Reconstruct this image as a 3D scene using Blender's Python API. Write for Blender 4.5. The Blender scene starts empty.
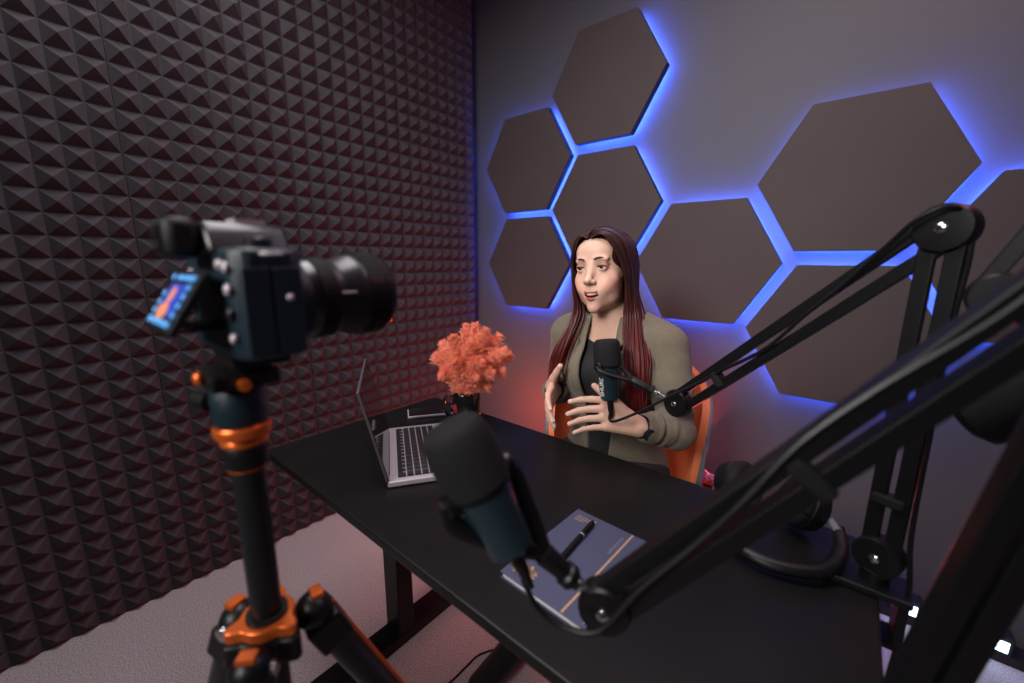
import bpy, math, random
import numpy as np
from mathutils import Vector, Matrix
random.seed(7); rng = np.random.default_rng(7)
PI = math.pi
SC = bpy.context.scene
COL = SC.collection
V = lambda *a: Vector(a)

# ------------------------------------------------------------------ materials
MATS = {}
def mat(name, col, rough=.5, metal=0., bump=0., bscale=200., noise=0., nscale=6., emit=None, estr=0., coat=0., sheen=0., sss=0., alpha=1., vcol=False, spec=.5, trans=0.):
    m = bpy.data.materials.new(name); m.use_nodes = True
    nt = m.node_tree; b = nt.nodes['Principled BSDF']
    b.inputs['Base Color'].default_value = (*col, 1); b.inputs['Roughness'].default_value = rough
    b.inputs['Metallic'].default_value = metal; b.inputs['Specular IOR Level'].default_value = spec
    b.inputs['Coat Weight'].default_value = coat; b.inputs['Sheen Weight'].default_value = sheen
    b.inputs['Transmission Weight'].default_value = trans
    if sss:
        b.inputs['Subsurface Weight'].default_value = sss
        b.inputs['Subsurface Radius'].default_value = (1, .35, .2); b.inputs['Subsurface Scale'].default_value = .006
    if emit: b.inputs['Emission Color'].default_value = (*emit, 1); b.inputs['Emission Strength'].default_value = estr
    tc = nt.nodes.new('ShaderNodeTexCoord')
    if vcol:
        a = nt.nodes.new('ShaderNodeAttribute'); a.attribute_name = 'tone'
        nt.links.new(a.outputs['Color'], b.inputs['Base Color'])
    elif noise:
        n = nt.nodes.new('ShaderNodeTexNoise'); n.inputs['Scale'].default_value = nscale; n.inputs['Detail'].default_value = 6
        nt.links.new(tc.outputs['Object'], n.inputs['Vector'])
        r = nt.nodes.new('ShaderNodeValToRGB')
        r.color_ramp.elements[0].position = .3; r.color_ramp.elements[1].position = .7
        r.color_ramp.elements[0].color = (*[max(0, c*(1-noise)) for c in col], 1)
        r.color_ramp.elements[1].color = (*[min(1, c*(1+noise)) for c in col], 1)
        nt.links.new(n.outputs['Fac'], r.inputs['Fac']); nt.links.new(r.outputs['Color'], b.inputs['Base Color'])
    if bump:
        n2 = nt.nodes.new('ShaderNodeTexNoise'); n2.inputs['Scale'].default_value = bscale; n2.inputs['Detail'].default_value = 3
        nt.links.new(tc.outputs['Object'], n2.inputs['Vector'])
        bp = nt.nodes.new('ShaderNodeBump'); bp.inputs['Strength'].default_value = bump; bp.inputs['Distance'].default_value = .002
        nt.links.new(n2.outputs['Fac'], bp.inputs['Height']); nt.links.new(bp.outputs['Normal'], b.inputs['Normal'])
    MATS[name] = m
    return m
foamM = mat('foam', (.056, .052, .058), .92, bump=.35, bscale=500, noise=.12, nscale=30, spec=.2)
wallM = mat('wall_paint', (.105, .1, .11), .55, bump=.08, bscale=60, spec=.35)
ceilM = mat('ceiling_paint', (.35, .34, .35), .8)
darkwallM = mat('dark_wall', (.12, .11, .12), .8)
panelM = mat('panel_board', (.070, .053, .055), .6, bump=.12, bscale=350, noise=.06, nscale=3, spec=.3)
panelEdgeM = mat('panel_edge', (.012, .011, .014), .6)
ledM = mat('blue_led', (.02, .1, .6), .5, emit=(.045, .125, 1.), estr=125)
ledDimM = mat('blue_led_dim', (.02, .1, .6), .5, emit=(.045, .125, 1.), estr=35)
whiteLedM = mat('white_led', (.8, .9, 1.), .5, emit=(.55, .8, 1.), estr=9)
blueLedM = mat('blue_spot', (.1, .3, 1.), .5, emit=(.03, .25, 1.), estr=3)
carpetM = mat('carpet', (.46, .43, .43), .98, bump=.8, bscale=320, noise=.5, nscale=270, spec=.1)
deskM = mat('desk_top', (.006, .0055, .0055), .42, bump=.05, bscale=90, noise=.3, nscale=9, spec=.33)
blackMetalM = mat('black_metal', (.005, .005, .006), .42, spec=.32)
blackPlasticM = mat('black_plastic', (.006, .006, .007), .38, spec=.35)
softBlackM = mat('soft_black', (.013, .013, .014), .8, bump=.5, bscale=900, spec=.2)
rubberM = mat('rubber', (.006, .006, .007), .55, spec=.3)
cableM = mat('cable', (.006, .006, .008), .4, spec=.4)
chromeM = mat('chrome', (.75, .75, .77), .18, metal=1)
silverM = mat('aluminium', (.55, .5, .54), .4, metal=.4)
lidM = mat('laptop_lid', (.10, .09, .10), .4, metal=.3)
keyM = mat('key_black', (.015, .014, .017), .55)
glassM = mat('dark_glass', (.012, .012, .015), .06, spec=.6)
tealM = mat('camera_shell', (.005, .018, .028), .4, bump=.25, bscale=700)  # teal of reflected led light is mixed into the shell colour
camTopM = mat('camera_top', (.011, .010, .014), .3)
lensGlassM = mat('lens_glass', (.01, .01, .02), .03, coat=1)
orangeM = mat('orange_anodised', (.8, .16, .03), .3, metal=.6)
carbonM = mat('carbon_tube', (.009, .01, .012), .35, spec=.35)
screenBeadM = mat('screen_beads', (.1, .3, .6), .4, emit=(.1, .38, .85), estr=.8)
screenBlueM = mat('screen_blue', (.02, .05, .3), .4, emit=(.01, .035, .3), estr=1.)
screenSkinM = mat('screen_figure', (.5, .2, .1), .4, emit=(.6, .18, .07), estr=.8)
skinM = mat('skin', (.5, .3, .23), .48, sss=.12, vcol=True, spec=.4)
topM = mat('black_top', (.008, .008, .009), .8, sheen=.1)
blazerM = mat('olive_cloth', (.17, .145, .108), .88, bump=.4, bscale=1100, noise=.08, nscale=60, sheen=.15, spec=.2)
lapelM = mat('olive_lapel', (.19, .163, .12), .88, bump=.4, bscale=1100, sheen=.15, spec=.2)
trouserM = mat('trouser_cloth', (.03, .03, .035), .85)
shoeM = mat('shoe', (.02, .02, .02), .4)
hairM = mat('hair', (.07, .015, .014), .36, vcol=True, spec=.45)
eyeM = mat('eye_white', (.7, .66, .63), .2)
irisM = mat('iris', (.03, .015, .01), .15)
browM = mat('brow_hair', (.05, .025, .02), .7)
toothM = mat('tooth', (.8, .75, .7), .25)
orangeLeatherM = mat('orange_leather', (.95, .25, .09), .5, bump=.15, bscale=300, spec=.4)
greyShellM = mat('grey_shell', (.13, .14, .18), .45)
mugM = mat('mug_glaze', (.008, .008, .009), .14, coat=.4)
redM = mat('mug_red', (.55, .02, .015), .4)
plumeM = mat('plume', (.9, .24, .13), .8, vcol=True, sss=0)
vaseM = mat('purple_glass', (.1, .03, .12), .3)
coverM = mat('notebook_cover', (.07, .078, .14), .5, bump=.1, bscale=400)
paperM = mat('paper', (.75, .72, .75), .8)
goldM = mat('gold_foil', (.9, .58, .32), .35, metal=.6)
whiteInkM = mat('white_ink', (.75, .75, .75), .5)
pinkM = mat('pink_print', (.55, .25, .33), .6, noise=.7, nscale=90)

# ------------------------------------------------------------------ objects
def tag(o, label=None, cat=None, group=None, kind=None):
    if label: o['label'] = label
    if cat: o['category'] = cat
    if group: o['group'] = group
    if kind: o['kind'] = kind
    return o
def thing(name, loc, label, cat, group=None):
    o = bpy.data.objects.new(name, None); COL.objects.link(o); o.location = loc
    o.empty_display_size = .05
    return tag(o, label, cat, group)
def link(name, me, material, parent=None, smooth=35, bevel=0.):
    mats = material if isinstance(material, (list, tuple)) else [material]
    for m in mats: me.materials.append(m)
    if smooth:
        me.polygons.foreach_set('use_smooth', [True]*len(me.polygons))
        if smooth < 180: me.set_sharp_from_angle(angle=math.radians(smooth))
    o = bpy.data.objects.new(name, me); COL.objects.link(o)
    if parent:
        bpy_loc = parent_world(parent)
        me.transform(Matrix.Translation(-bpy_loc)); o.parent = parent
    if bevel:
        b = o.modifiers.new('bevel', 'BEVEL'); b.width = bevel; b.segments = 2; b.limit_method = 'ANGLE'; b.angle_limit = .6
    return o
def parent_world(p):
    v = Vector(p.location)
    while p.parent: p = p.parent; v += Vector(p.location)
    return v
def frame(d, up=None):
    d = Vector(d).normalized(); up = Vector(up) if up is not None else (V(0, 0, 1) if abs(d.z) < .95 else V(1, 0, 0))
    x = up.cross(d).normalized(); y = d.cross(x).normalized()
    return x, y, d
class MB:
    def __init__(s): s.v = []; s.f = []; s.m = []
    def add(s, vs, fs, mi=0):
        n = len(s.v); s.v += [tuple(v) for v in vs]; s.f += [tuple(i+n for i in f) for f in fs]; s.m += [mi]*len(fs); return s
    def box(s, c, size, ax=None, mi=0):
        c = Vector(c); X, Y, Z = ax if ax else (V(1, 0, 0), V(0, 1, 0), V(0, 0, 1))
        h = [k/2 for k in size]
        vs = [c + Vector(X)*(h[0]*a) + Vector(Y)*(h[1]*b) + Vector(Z)*(h[2]*d) for a, b, d in
              [(-1,-1,-1),(1,-1,-1),(1,1,-1),(-1,1,-1),(-1,-1,1),(1,-1,1),(1,1,1),(-1,1,1)]]
        return s.add(vs, [(0,3,2,1),(4,5,6,7),(0,1,5,4),(1,2,6,5),(2,3,7,6),(3,0,4,7)], mi)
    def bar(s, a, b, w, t, side=None, mi=0):
        a = Vector(a); b = Vector(b); x, y, d = frame(b-a, side)
        return s.box((a+b)/2, (w, t, (b-a).length), (x, y, d), mi)
    def tube(s, pts, r, seg=12, mi=0, flat=1., up=None, caps=True):
        pts = [Vector(p) for p in pts]; n = len(pts)
        rs = r if isinstance(r, (list, tuple)) else [r]*n
        vs = []; fs = []
        t0 = (pts[1]-pts[0]).normalized(); x, y, _ = frame(t0, up)
        for i, p in enumerate(pts):
            t = (pts[min(i+1, n-1)]-pts[max(i-1, 0)]).normalized()
            x = (x - t*x.dot(t)); x = x.normalized() if x.length > 1e-6 else frame(t)[0]; y = t.cross(x)
            for k in range(seg):
                a = 2*PI*k/seg; vs.append(p + x*(math.cos(a)*rs[i]) + y*(math.sin(a)*rs[i]*flat))
        for i in range(n-1):
            for k in range(seg):
                k2 = (k+1) % seg; fs.append((i*seg+k, i*seg+k2, (i+1)*seg+k2, (i+1)*seg+k))
        if caps: fs.append(tuple(range(seg))[::-1]); fs.append(tuple((n-1)*seg+k for k in range(seg)))
        return s.add(vs, fs, mi)
    def lathe(s, o, axis, prof, seg=32, mi=0, up=None):
        """prof: list of (radius, height along axis)"""
        o = Vector(o); x, y, d = frame(axis, up); vs = []; fs = []; rings = []
        for r, h in prof:
            if r < 1e-6: rings.append([len(vs)]); vs.append(o+d*h)
            else:
                rings.append(list(range(len(vs), len(vs)+seg)))
                vs += [o + d*h + x*(r*math.cos(2*PI*k/seg)) + y*(r*math.sin(2*PI*k/seg)) for k in range(seg)]
        for A, B in zip(rings, rings[1:]):
            for k in range(seg):
                k2 = (k+1) % seg
                if len(A) == 1 and len(B) == 1: continue
                if len(A) == 1: fs.append((A[0], B[k2], B[k]))
                elif len(B) == 1: fs.append((A[k], A[k2], B[0]))
                else: fs.append((A[k], A[k2], B[k2], B[k]))
        if len(rings[0]) > 1: fs.append(tuple(rings[0])[::-1])
        if len(rings[-1]) > 1: fs.append(tuple(rings[-1]))
        return s.add(vs, fs, mi)
    def prism(s, poly, o, X, Y, th, mi=0):
        """poly in (X,Y) plane at o, thickness th along X x Y"""
        o = Vector(o); X = Vector(X).normalized(); Y = Vector(Y).normalized(); N = X.cross(Y); n = len(poly)
        vs = [o+X*a+Y*b for a, b in poly] + [o+X*a+Y*b+N*th for a, b in poly]
        fs = [tuple(range(n))[::-1], tuple(range(n, 2*n))] + [(i, (i+1) % n, n+(i+1) % n, n+i) for i in range(n)]
        return s.add(vs, fs, mi)
    def ball(s, c, r, seg=16, ax=None, mi=0):
        c = Vector(c); r = r if isinstance(r, (tuple, list)) else (r, r, r); X, Y, Z = ax if ax else (V(1,0,0), V(0,1,0), V(0,0,1))
        vs = []; fs = []; rings = []
        for i in range(seg//2+1):
            th = PI*i/(seg//2)
            if i in (0, seg//2): rings.append([len(vs)]); vs.append(c+Vector(Z)*(r[2]*math.cos(th)))
            else:
                rings.append(list(range(len(vs), len(vs)+seg)))
                for k in range(seg):
                    a = 2*PI*k/seg
                    vs.append(c+Vector(X)*(r[0]*math.sin(th)*math.cos(a))+Vector(Y)*(r[1]*math.sin(th)*math.sin(a))+Vector(Z)*(r[2]*math.cos(th)))
        for A, B in zip(rings, rings[1:]):
            for k in range(seg):
                k2 = (k+1) % seg
                if len(A) == 1: fs.append((A[0], B[k], B[k2]))
                elif len(B) == 1: fs.append((A[k2], A[k], B[0]))
                else: fs.append((A[k2], A[k], B[k], B[k2]))
        return s.add(vs, fs, mi)
    def mesh(s, name):
        me = bpy.data.meshes.new(name); me.from_pydata(s.v, [], s.f)
        me.polygons.foreach_set('material_index', s.m); me.update(); return me
    def build(s, name, material, parent=None, smooth=35, bevel=0.):
        return link(name, s.mesh(name), material, parent, smooth, bevel)
def smoothpath(pts, n=8):
    """Catmull-Rom through the points"""
    P = [Vector(p) for p in pts]; P = [P[0]*2-P[1]] + P + [P[-1]*2-P[-2]]; out = []
    for i in range(1, len(P)-2):
        for k in range(n):
            t = k/n; a, b, c, d = P[i-1:i+3]
            out.append(.5*((2*b)+(c-a)*t+(2*a-5*b+4*c-d)*t*t+(3*b-a-3*c+d)*t**3))
    out.append(P[-2]); return out
def text(body, size, depth, o, X, Y, name, material, parent):
    cu = bpy.data.curves.new(name, 'FONT'); cu.body = body; cu.size = size; cu.extrude = depth
    cu.align_x = 'CENTER'; cu.align_y = 'CENTER'; cu.offset = size*.02
    t = bpy.data.objects.new(name+'_tmp', cu); COL.objects.link(t)
    dg = bpy.context.evaluated_depsgraph_get(); me = bpy.data.meshes.new_from_object(t.evaluated_get(dg))
    bpy.data.objects.remove(t); me.materials.clear()
    X = Vector(X).normalized(); Y = Vector(Y); Y = (Y-X*Y.dot(X)).normalized(); Z = X.cross(Y)
    M = Matrix(((X.x, Y.x, Z.x, o[0]), (X.y, Y.y, Z.y, o[1]), (X.z, Y.z, Z.z, o[2]), (0, 0, 0, 1)))
    me.transform(M); return link(name, me, material, parent, 0)

# ------------------------------------------------------------------ room
U = .0625                     # pitch of the foam pyramids
RX, RY, RZ = 3.3, -4.2, 2.62  # room extents
def struct(name, mb, m, **k): return tag(mb.build(name, m, smooth=0, **k), kind='structure')
struct('floor', MB().box((RX/2, RY/2, -.05), (RX+.3, -RY+.3, .1)), carpetM)
struct('ceiling', MB().box((RX/2, RY/2, RZ+.05), (RX+.3, -RY+.3, .1)), ceilM)
struct('wall_left', MB().box((-.07, RY/2, RZ/2), (.1, -RY+.3, RZ)), panelEdgeM)  # near-black colour stands in for shade in the gap beside the foam
struct('wall_back', MB().box((RX/2, .05, RZ/2), (RX+.3, .1, RZ)), wallM)
struct('wall_right', MB().box((RX+.05, RY/2, RZ/2), (.1, -RY+.3, RZ)), darkwallM)
struct('wall_front', MB().box((RX/2, RY-.05, RZ/2), (RX+.3, .1, RZ)), darkwallM)
struct('baseboard_back', MB().box(((1.0+RX)/2, -.035, .014), (RX-1.0, .07, .028)), panelEdgeM)

# foam panels, eight pyramids wide, floor to ceiling
def foam_panel(c0, c1, label):
    t = thing('acoustic_foam_panel', (0, -(24-(c0+c1)/2+.727)*U, 0), label, 'foam panel', 'pyramid foam panels on the left wall')
    mb = MB(); H = .029; base = 0.0
    y = lambda c: -(24-c+.727)*U
    zz = [max(.001, (25.9-r)*U) for r in range(-16, 27)]
    g = .0009
    ya, yb = y(c0)+g, y(c1)-g
    nC = c1-c0; ys = [ya+(yb-ya)*i/nC for i in range(nC+1)]
    mb.box((-.0095, (ya+yb)/2, (zz[0]+zz[-1])/2), (.019, yb-ya, zz[0]-zz[-1]))
    for i in range(nC):
        for j in range(len(zz)-1):
            z1, z0 = zz[j], zz[j+1]; hh = H*(min(1, (z1-z0)/U))
            jt = .0012
            a = (base+hh+random.uniform(-jt, jt), (ys[i]+ys[i+1])/2+random.uniform(-jt, jt), (z0+z1)/2+random.uniform(-jt, jt)*1.5)
            e = .0012
            mb.add([(base, ys[i]+e, z0+e), (base, ys[i+1]-e, z0+e), (base, ys[i+1]-e, z1-e), (base, ys[i]+e, z1-e), a],
                   [(0, 1, 4), (1, 2, 4), (2, 3, 4), (3, 0, 4)])
    mb.build('foam_pyramids', foamM, t, smooth=0)
foam_panel(-32, -16, 'charcoal pyramid foam panel on the left wall, nearest the viewer')
foam_panel(-16, 0, 'charcoal pyramid foam panel at the left edge of the photo, left of the long seam')
foam_panel(0, 8, 'charcoal pyramid foam panel just right of the long seam, behind the photo camera')
foam_panel(8, 16, 'charcoal pyramid foam panel between the camera lens and the laptop screen')
foam_panel(16, 24, 'charcoal pyramid foam panel in the corner, edged with blue light beside the hexagon wall')

# hexagon panels with led strips on their back edges
HEXR = 4.31*U
def hexagon(cx, cz, label, sides, dim=()):
    cx, cz = cx*U, (cz+25.9)*U
    t = thing('hexagon_wall_panel', (cx, -.026, cz), label, 'wall panel', 'backlit hexagon panels')
    ang = [math.radians(60*k) for k in range(6)]
    poly = [(HEXR*math.cos(a), HEXR*math.sin(a)) for a in ang]
    mb = MB().prism(poly, (cx, -.0265, cz), (1, 0, 0), (0, 0, 1), .0355)
    mb.m = [1]*len(mb.m); mb.m[1] = 0
    mb.build('panel_board', [panelM, panelEdgeM], t, smooth=0)
    MB().prism([(a*.45, b*.45) for a, b in poly], (cx, -.001, cz), (1, 0, 0), (0, 0, 1), .025).build('mounting_block', panelEdgeM, t, smooth=0)
    for nm, ss, mm in (('led_strip', sides, ledM), ('dim_led_strip', dim, ledDimM)):
        if not ss: continue
        mb = MB()
        for k in ss:
            r = HEXR-.022
            a, b = ang[k], ang[(k+1) % 6]
            A = V(cx+r*math.cos(a), -.021, cz+r*math.sin(a)); B = V(cx+r*math.cos(b), -.021, cz+r*math.sin(b))
            mb.bar(A, B, .01, .007, side=(0, 1, 0))
        mb.build(nm, mm, t, smooth=0)
# side k runs from vertex 60k to 60(k+1): 0 upper right, 1 top, 2 upper left, 3 lower left, 4 bottom, 5 lower right
hexagon(13.04, 5.19, 'topmost hexagon panel, its upper edge fading into the grey wall', (5, 0, 4, 3))
hexagon(6.2, .8, 'narrow-looking hexagon panel above the lowest left one, beside the corner', (0, 5, 4, 3, 2), (1,))
hexagon(6.41, -7.21, 'lowest hexagon panel on the left, near the corner and above the coral plumes', (0, 1, 2, 3, 4, 5))
hexagon(13.3, -3.05, 'hexagon panel directly above and behind the head of the woman', (0, 1, 2, 3, 4, 5))
hexagon(20.47, -7.05, 'hexagon panel behind the left shoulder of the woman, right of her hair', (0, 1, 2, 3, 4, 5))
hexagon(27.41, -2.66, 'large-looking hexagon panel in the upper right, above the elbow of the far boom arm', (0, 5, 4, 3), (1, 2))
hexagon(27.66, -10.87, 'hexagon panel crossed by the long bars of the far boom arm', (0, 1, 2, 3, 4, 5))
hexagon(34.6, -6.8, 'hexagon panel cut off by the right edge of the photo', (0, 1, 2, 3, 4, 5))

# floor level lights along the hexagon wall
for i, (x, lab) in enumerate([(2.026, 'small white light low on the wall between the desk and the dark boom arm bars'), (2.222, 'small white light low on the wall at the right, above bright carpet'), ]):
    t = thing('floor_light', (x, -.06, .028), lab, 'light', 'low lights on the skirting')
    MB().box((x, -.045, .058), (.075, .05, .06)).build('housing', panelEdgeM, t, smooth=0, bevel=.003)
    MB().box((x, -.0715, .056), (.055, .003, .034)).build('lamp_window', whiteLedM, t, smooth=0)
    if i == 0: MB().ball((x-.01, -.06, .101), .011).build('status_light', blueLedM, t)

# ------------------------------------------------------------------ desk
DH = .70
dx0, dx1, dy0, dy1 = .649, 1.845, -1.46, -.905
t = thing('desk', ((dx0+dx1)/2, (dy0+dy1)/2, 0), 'black rectangular desk with steel T legs in the middle of the room', 'desk')
MB().box(((dx0+dx1)/2, (dy0+dy1)/2, DH-.010), (dx1-dx0, dy1-dy0, .020)).build('desktop', deskM, t, smooth=0, bevel=.003)
for x in (.785, 1.70):
    lg = MB().box((x, -1.18, .358), (.07, .055, .643)).build('leg', blackMetalM, t, smooth=0, bevel=.003)
    MB().box((x, -1.18, .02), (.075, .60, .038)).build('foot', blackMetalM, t, smooth=0, bevel=.003)
MB().box((1.25, -1.18, .66), (.9, .05, .038)).build('crossbar', blackMetalM, t, smooth=0)
tag(MB().tube(smoothpath([(1.0, -1.26, .003), (1.02, -1.182, .003), (1.022, -1.12, .003), (1.03, -1.06, .003), (1.10, -.98, .003), (1.3, -.9, .003)]), .003, 6).build('floor_cable', cableM), 'thin dark cable lying on the carpet under the desk', 'cable')

# ------------------------------------------------------------------ laptop
hn = V(1.048, -1.36, DH); hf = V(.798, -1.195, DH)
lx = (hf-hn).normalized(); ly = V(-lx.y, lx.x, 0)   # lx along hinge
ly = ly if ly.x > 0 else -ly
LW, LD = .300, .212
t = thing('laptop', (hn+hf)/2, 'open silver laptop facing the woman, keyboard in view and thin screen seen edge-on', 'laptop')
up = V(0, 0, 1)
MB().box(hn+lx*LW/2+ly*LD/2+up*.009, (LW, LD, .012), (lx, ly, up)).build('base', silverM, t, smooth=0, bevel=.002)
kb = MB()
kb.box(hn+lx*LW/2+ly*.072+up*.0152, (LW-.03, .1, .0008), (lx, ly, up))
kb.build('keyboard_well', keyM, t, smooth=0)
for row in range(6):
    n = 14 if row < 5 else 9
    mk = MB(); kw = (LW-.034)/n
    for i in range(n):
        hh = .0085 if row == 0 else .0135
        mk.box(hn+lx*(.017+kw*(i+.5))+ly*(.0275+(0 if row == 0 else .0045+row*.0165))+up*.0166, (kw*.86, hh, .002), (lx, ly, up))
    mk.build('key_row', keyM, t, smooth=0)
# light gaps between the keys
gp = MB()
for row in range(1, 6): gp.box(hn+lx*LW/2+ly*(.0275+.0045+row*.0165-.0083)+up*.0161, (LW-.034, .0022, .0012), (lx, ly, up))
for i in range(1, 14): gp.box(hn+lx*(.017+(LW-.034)/14*i)+ly*.073+up*.0161, (.002, .083, .0012), (lx, ly, up))
gp.build('key_gaps', silverM, t, smooth=0)
MB().box(hn+lx*LW/2+ly*.165+up*.0153, (.11, .07, .0006), (lx, ly, up)).build('trackpad', silverM, t, smooth=0)
tilt = math.radians(13)
sd = (up*math.cos(tilt)-ly*math.sin(tilt)).normalized(); sn = lx.cross(sd)
if sn.dot(ly) < 0: sn = -sn
scr = MB().box(hn+lx*LW/2+up*.015+sd*(LD/2), (LW, LD, .006), (lx, sd, sn)).build('screen_lid', lidM, t, smooth=0, bevel=.002)
MB().box(hn+lx*LW/2+up*.015+sd*(LD/2)+sn*.0033, (LW-.004, LD-.004, .001), (lx, sd, sn)).build('screen_glass', glassM, scr, smooth=0)
MB().tube([hn+lx*.03+up*.014, hn+lx*(LW-.03)+up*.014], .005).build('hinge', blackPlasticM, t)

# ------------------------------------------------------------------ phone, mug, plumes, notebook, pen
pd = V(.079, .115, 0).normalized(); pn = V(-pd.y, pd.x, 0); pc = V(.768, -1.017, DH)
t = thing('smartphone', pc, 'smartphone with dark screen lying on the desk left of the mug', 'phone')
MB().box(pc+up*.0045, (.145, .072, .0085), (pd, pn, up)).build('phone_body', silverM, t, smooth=0, bevel=.003)
MB().box(pc+up*.0092, (.138, .066, .0008), (pd, pn, up)).build('phone_screen', glassM, t, smooth=0, bevel=.0003)

MUG = V(.915, -1.0, DH)
t = thing('mug', MUG, 'black mug with a small red emblem holding the coral plumes', 'mug')
MB().lathe(MUG, up, [(.036, .001), (.040, .004), (.0415, .012), (.0415, .098), (.0405, .1), (.038, .098), (.038, .01), (0, .008)], 40).build('mug_body', mugM, t)
hd = V(-.72, -.45, 0).normalized()
MB().tube(smoothpath([MUG+hd*.039+up*.082, MUG+hd*.062+up*.080, MUG+hd*.07+up*.055, MUG+hd*.062+up*.03, MUG+hd*.039+up*.024], 6), .0052, 10).build('mug_handle', mugM, t)
ed = V(.42, -.91, 0).normalized(); ex = V(.91, .42, 0)
emb = MB()
for k in range(9):
    a = 2*PI*k/9; a0 = -.42+.1*math.cos(a); 
    dd = (Matrix.Rotation(-.55+.17*math.cos(a), 3, 'Z') @ ed)
    emb.ball(MUG+dd*.0415+up*(.058+.011*math.sin(a)), (.0022, .0022, .0028), 8)
for k in range(6): 
    dd = (Matrix.Rotation(-.55+random.uniform(-.08, .08), 3, 'Z') @ ed)
    emb.ball(MUG+dd*.0415+up*(.058+random.uniform(-.008, .008)), (.003, .003, .003), 8)
emb.build('emblem', redM, t)

plumeStemM = mat('plume_stem', (.55, .2, .1), .7)
def plume(tip, lab):
    """a fluffy dried plume: curved stem and many soft barbs"""
    tip = Vector(tip); out = tip-(MUG+up*.1); o2 = V(out.x, out.y, 0)
    rim = MUG+up*.1+(o2.normalized()*.026 if o2.length > .01 else V(.005, 0, 0))
    base = MUG+V(-o2.x, -o2.y, 0)*.12+up*.014
    mid = rim.lerp(tip, .5)+up*(.010+.12*o2.length)-o2*.08
    pts = smoothpath([base, rim, mid, tip], 10)
    t = thing('dried_plume', MUG+up*.014, lab, 'plume', 'coral plumes in the black mug')
    MB().tube(pts, .0013, 5).build('stem', plumeStemM, t)
    vs = []; fs = []; cols = []
    body = pts[10:]; nb = 430; L = (tip-rim).length
    for i in range(nb):
        f = (i+random.random())/nb; q = f*(len(body)-1); k = min(int(q), len(body)-2); p = body[k].lerp(body[k+1], q-k)
        tg = (body[k+1]-body[k]).normalized(); x, y, _ = frame(tg)
        a = random.uniform(0, 2*PI); o = x*math.cos(a)+y*math.sin(a)
        ln = (.027*(.45+.85*math.sin(PI*min(1, f*.8+.15))))*random.uniform(.7, 1.2)
        dr = (o*.62+tg*random.uniform(.6, 1.3)).normalized(); side = dr.cross(tg).normalized()
        c = random.uniform(.75, 1.15); colr = (min(1, 1.1*c), (.29+.11*random.random())*c, (.18+.07*random.random())*c, 1)
        m = len(vs)
        for j in range(5):
            g = j/4; pp = p+dr*(ln*g)-up*(.012*g*g)+tg*(.004*g*g); ww = .0009*(1.1-g*.75)
            vs += [pp+side*ww, pp-side*ww]; cols += [colr, colr]
            if j: fs.append((m+2*j-2, m+2*j-1, m+2*j+1, m+2*j))
        for j in range(12):
            g = (j+1)/12.5; pp = p+dr*(ln*g)-up*(.012*g*g); sg = 1 if j % 2 else -1
            dd = (dr*.8+side*sg*.8+x*random.uniform(-.5, .5)+y*random.uniform(-.5, .5))  .normalized()*ln*.42; m = len(vs)
            vs += [pp+tg*.0007, pp-tg*.0007, pp+dd]; cols += [colr]*3; fs.append((m, m+1, m+2))
    me = bpy.data.meshes.new('fluff'); me.from_pydata([tuple(v) for v in vs], [], fs); me.update()
    ca = me.color_attributes.new('tone', 'FLOAT_COLOR', 'POINT'); ca.data.foreach_set('color', np.array(cols, dtype=np.float32).ravel())
    link('fluff', me, plumeM, t, 0)
Rr, Dd = V(.77, .64, 0), V(-.64, .77, 0)
for a_, b_, c_ in [(-.085, .125, 0), (-.07, .155, .04), (-.055, .085, -.04), (-.03, .185, -.03), (-.02, .13, -.07), (.0, .205, .04), (.015, .17, -.05), (.03, .215, 0), (.045, .13, -.07),
                   (.06, .205, -.03), (.075, .17, .04), (.095, .185, 0), (.115, .15, -.03), (.125, .125, .03), (.105, .085, -.01), (.07, .095, -.05), (.03, .09, -.07), (-.045, .12, .06), (.06, .05, -.02)]:
    plume(MUG+up*.088+Rr*a_+up*b_+Dd*c_, 'fluffy coral dried plume, one of the bunch in the black mug')

nc = V(1.475, -1.284, DH); na = math.radians(-2.3)
nx = V(math.cos(na), math.sin(na), 0); ny = V(-math.sin(na), math.cos(na), 0)
t = thing('notebook', nc, 'dark blue spiral notebook with a gold stripe and gold emblem, lying on the desk', 'notebook')
NW, NH = .152, .218
MB().box(nc+up*.0055, (NW-.008, NH-.006, .009), (nx, ny, up)).build('pages', paperM, t, smooth=0)
MB().box(nc+up*.0109, (NW, NH, .0016), (nx, ny, up)).build('front_cover', coverM, t, smooth=0, bevel=.0005)
MB().box(nc+up*.0008, (NW, NH, .0012), (nx, ny, up)).build('back_cover', coverM, t, smooth=0)
MB().box(nc+nx*.038+up*.0119, (.0035, NH-.004, .0004), (nx, ny, up)).build('gold_stripe', goldM, t, smooth=0)
g = MB()
for k in range(46):
    r = .016*math.sqrt(random.random()); a = random.uniform(0, 2*PI)
    g.box(nc+nx*(-.048+r*math.cos(a)*1.25)+ny*(-.083+r*math.sin(a)*.9)+up*.0119, (.005, .003, .0004), (nx, ny, up))
g.build('gold_emblem', goldM, t, smooth=0)
g = MB()
for j, w in enumerate((.030, .026, .018)): g.box(nc+nx*(-.052+w/2-.013)+ny*(.092-j*.006)+up*.0119, (w, .0013, .0003), (nx, ny, up))
for j in range(2): g.box(nc+nx*(-.03+.0)+ny*(.094-j*.008)+up*.0119, (.004, .004, .0003), (nx, ny, up))
g.build('gold_lines', goldM, t, smooth=0)
g = MB()
for j in range(9): g.box(nc+nx*.028+ny*(.088-j*.006)+up*.0119, (.005, .001, .0003), (nx, ny, up))
g.build('small_print', silverM, t, smooth=0)
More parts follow.
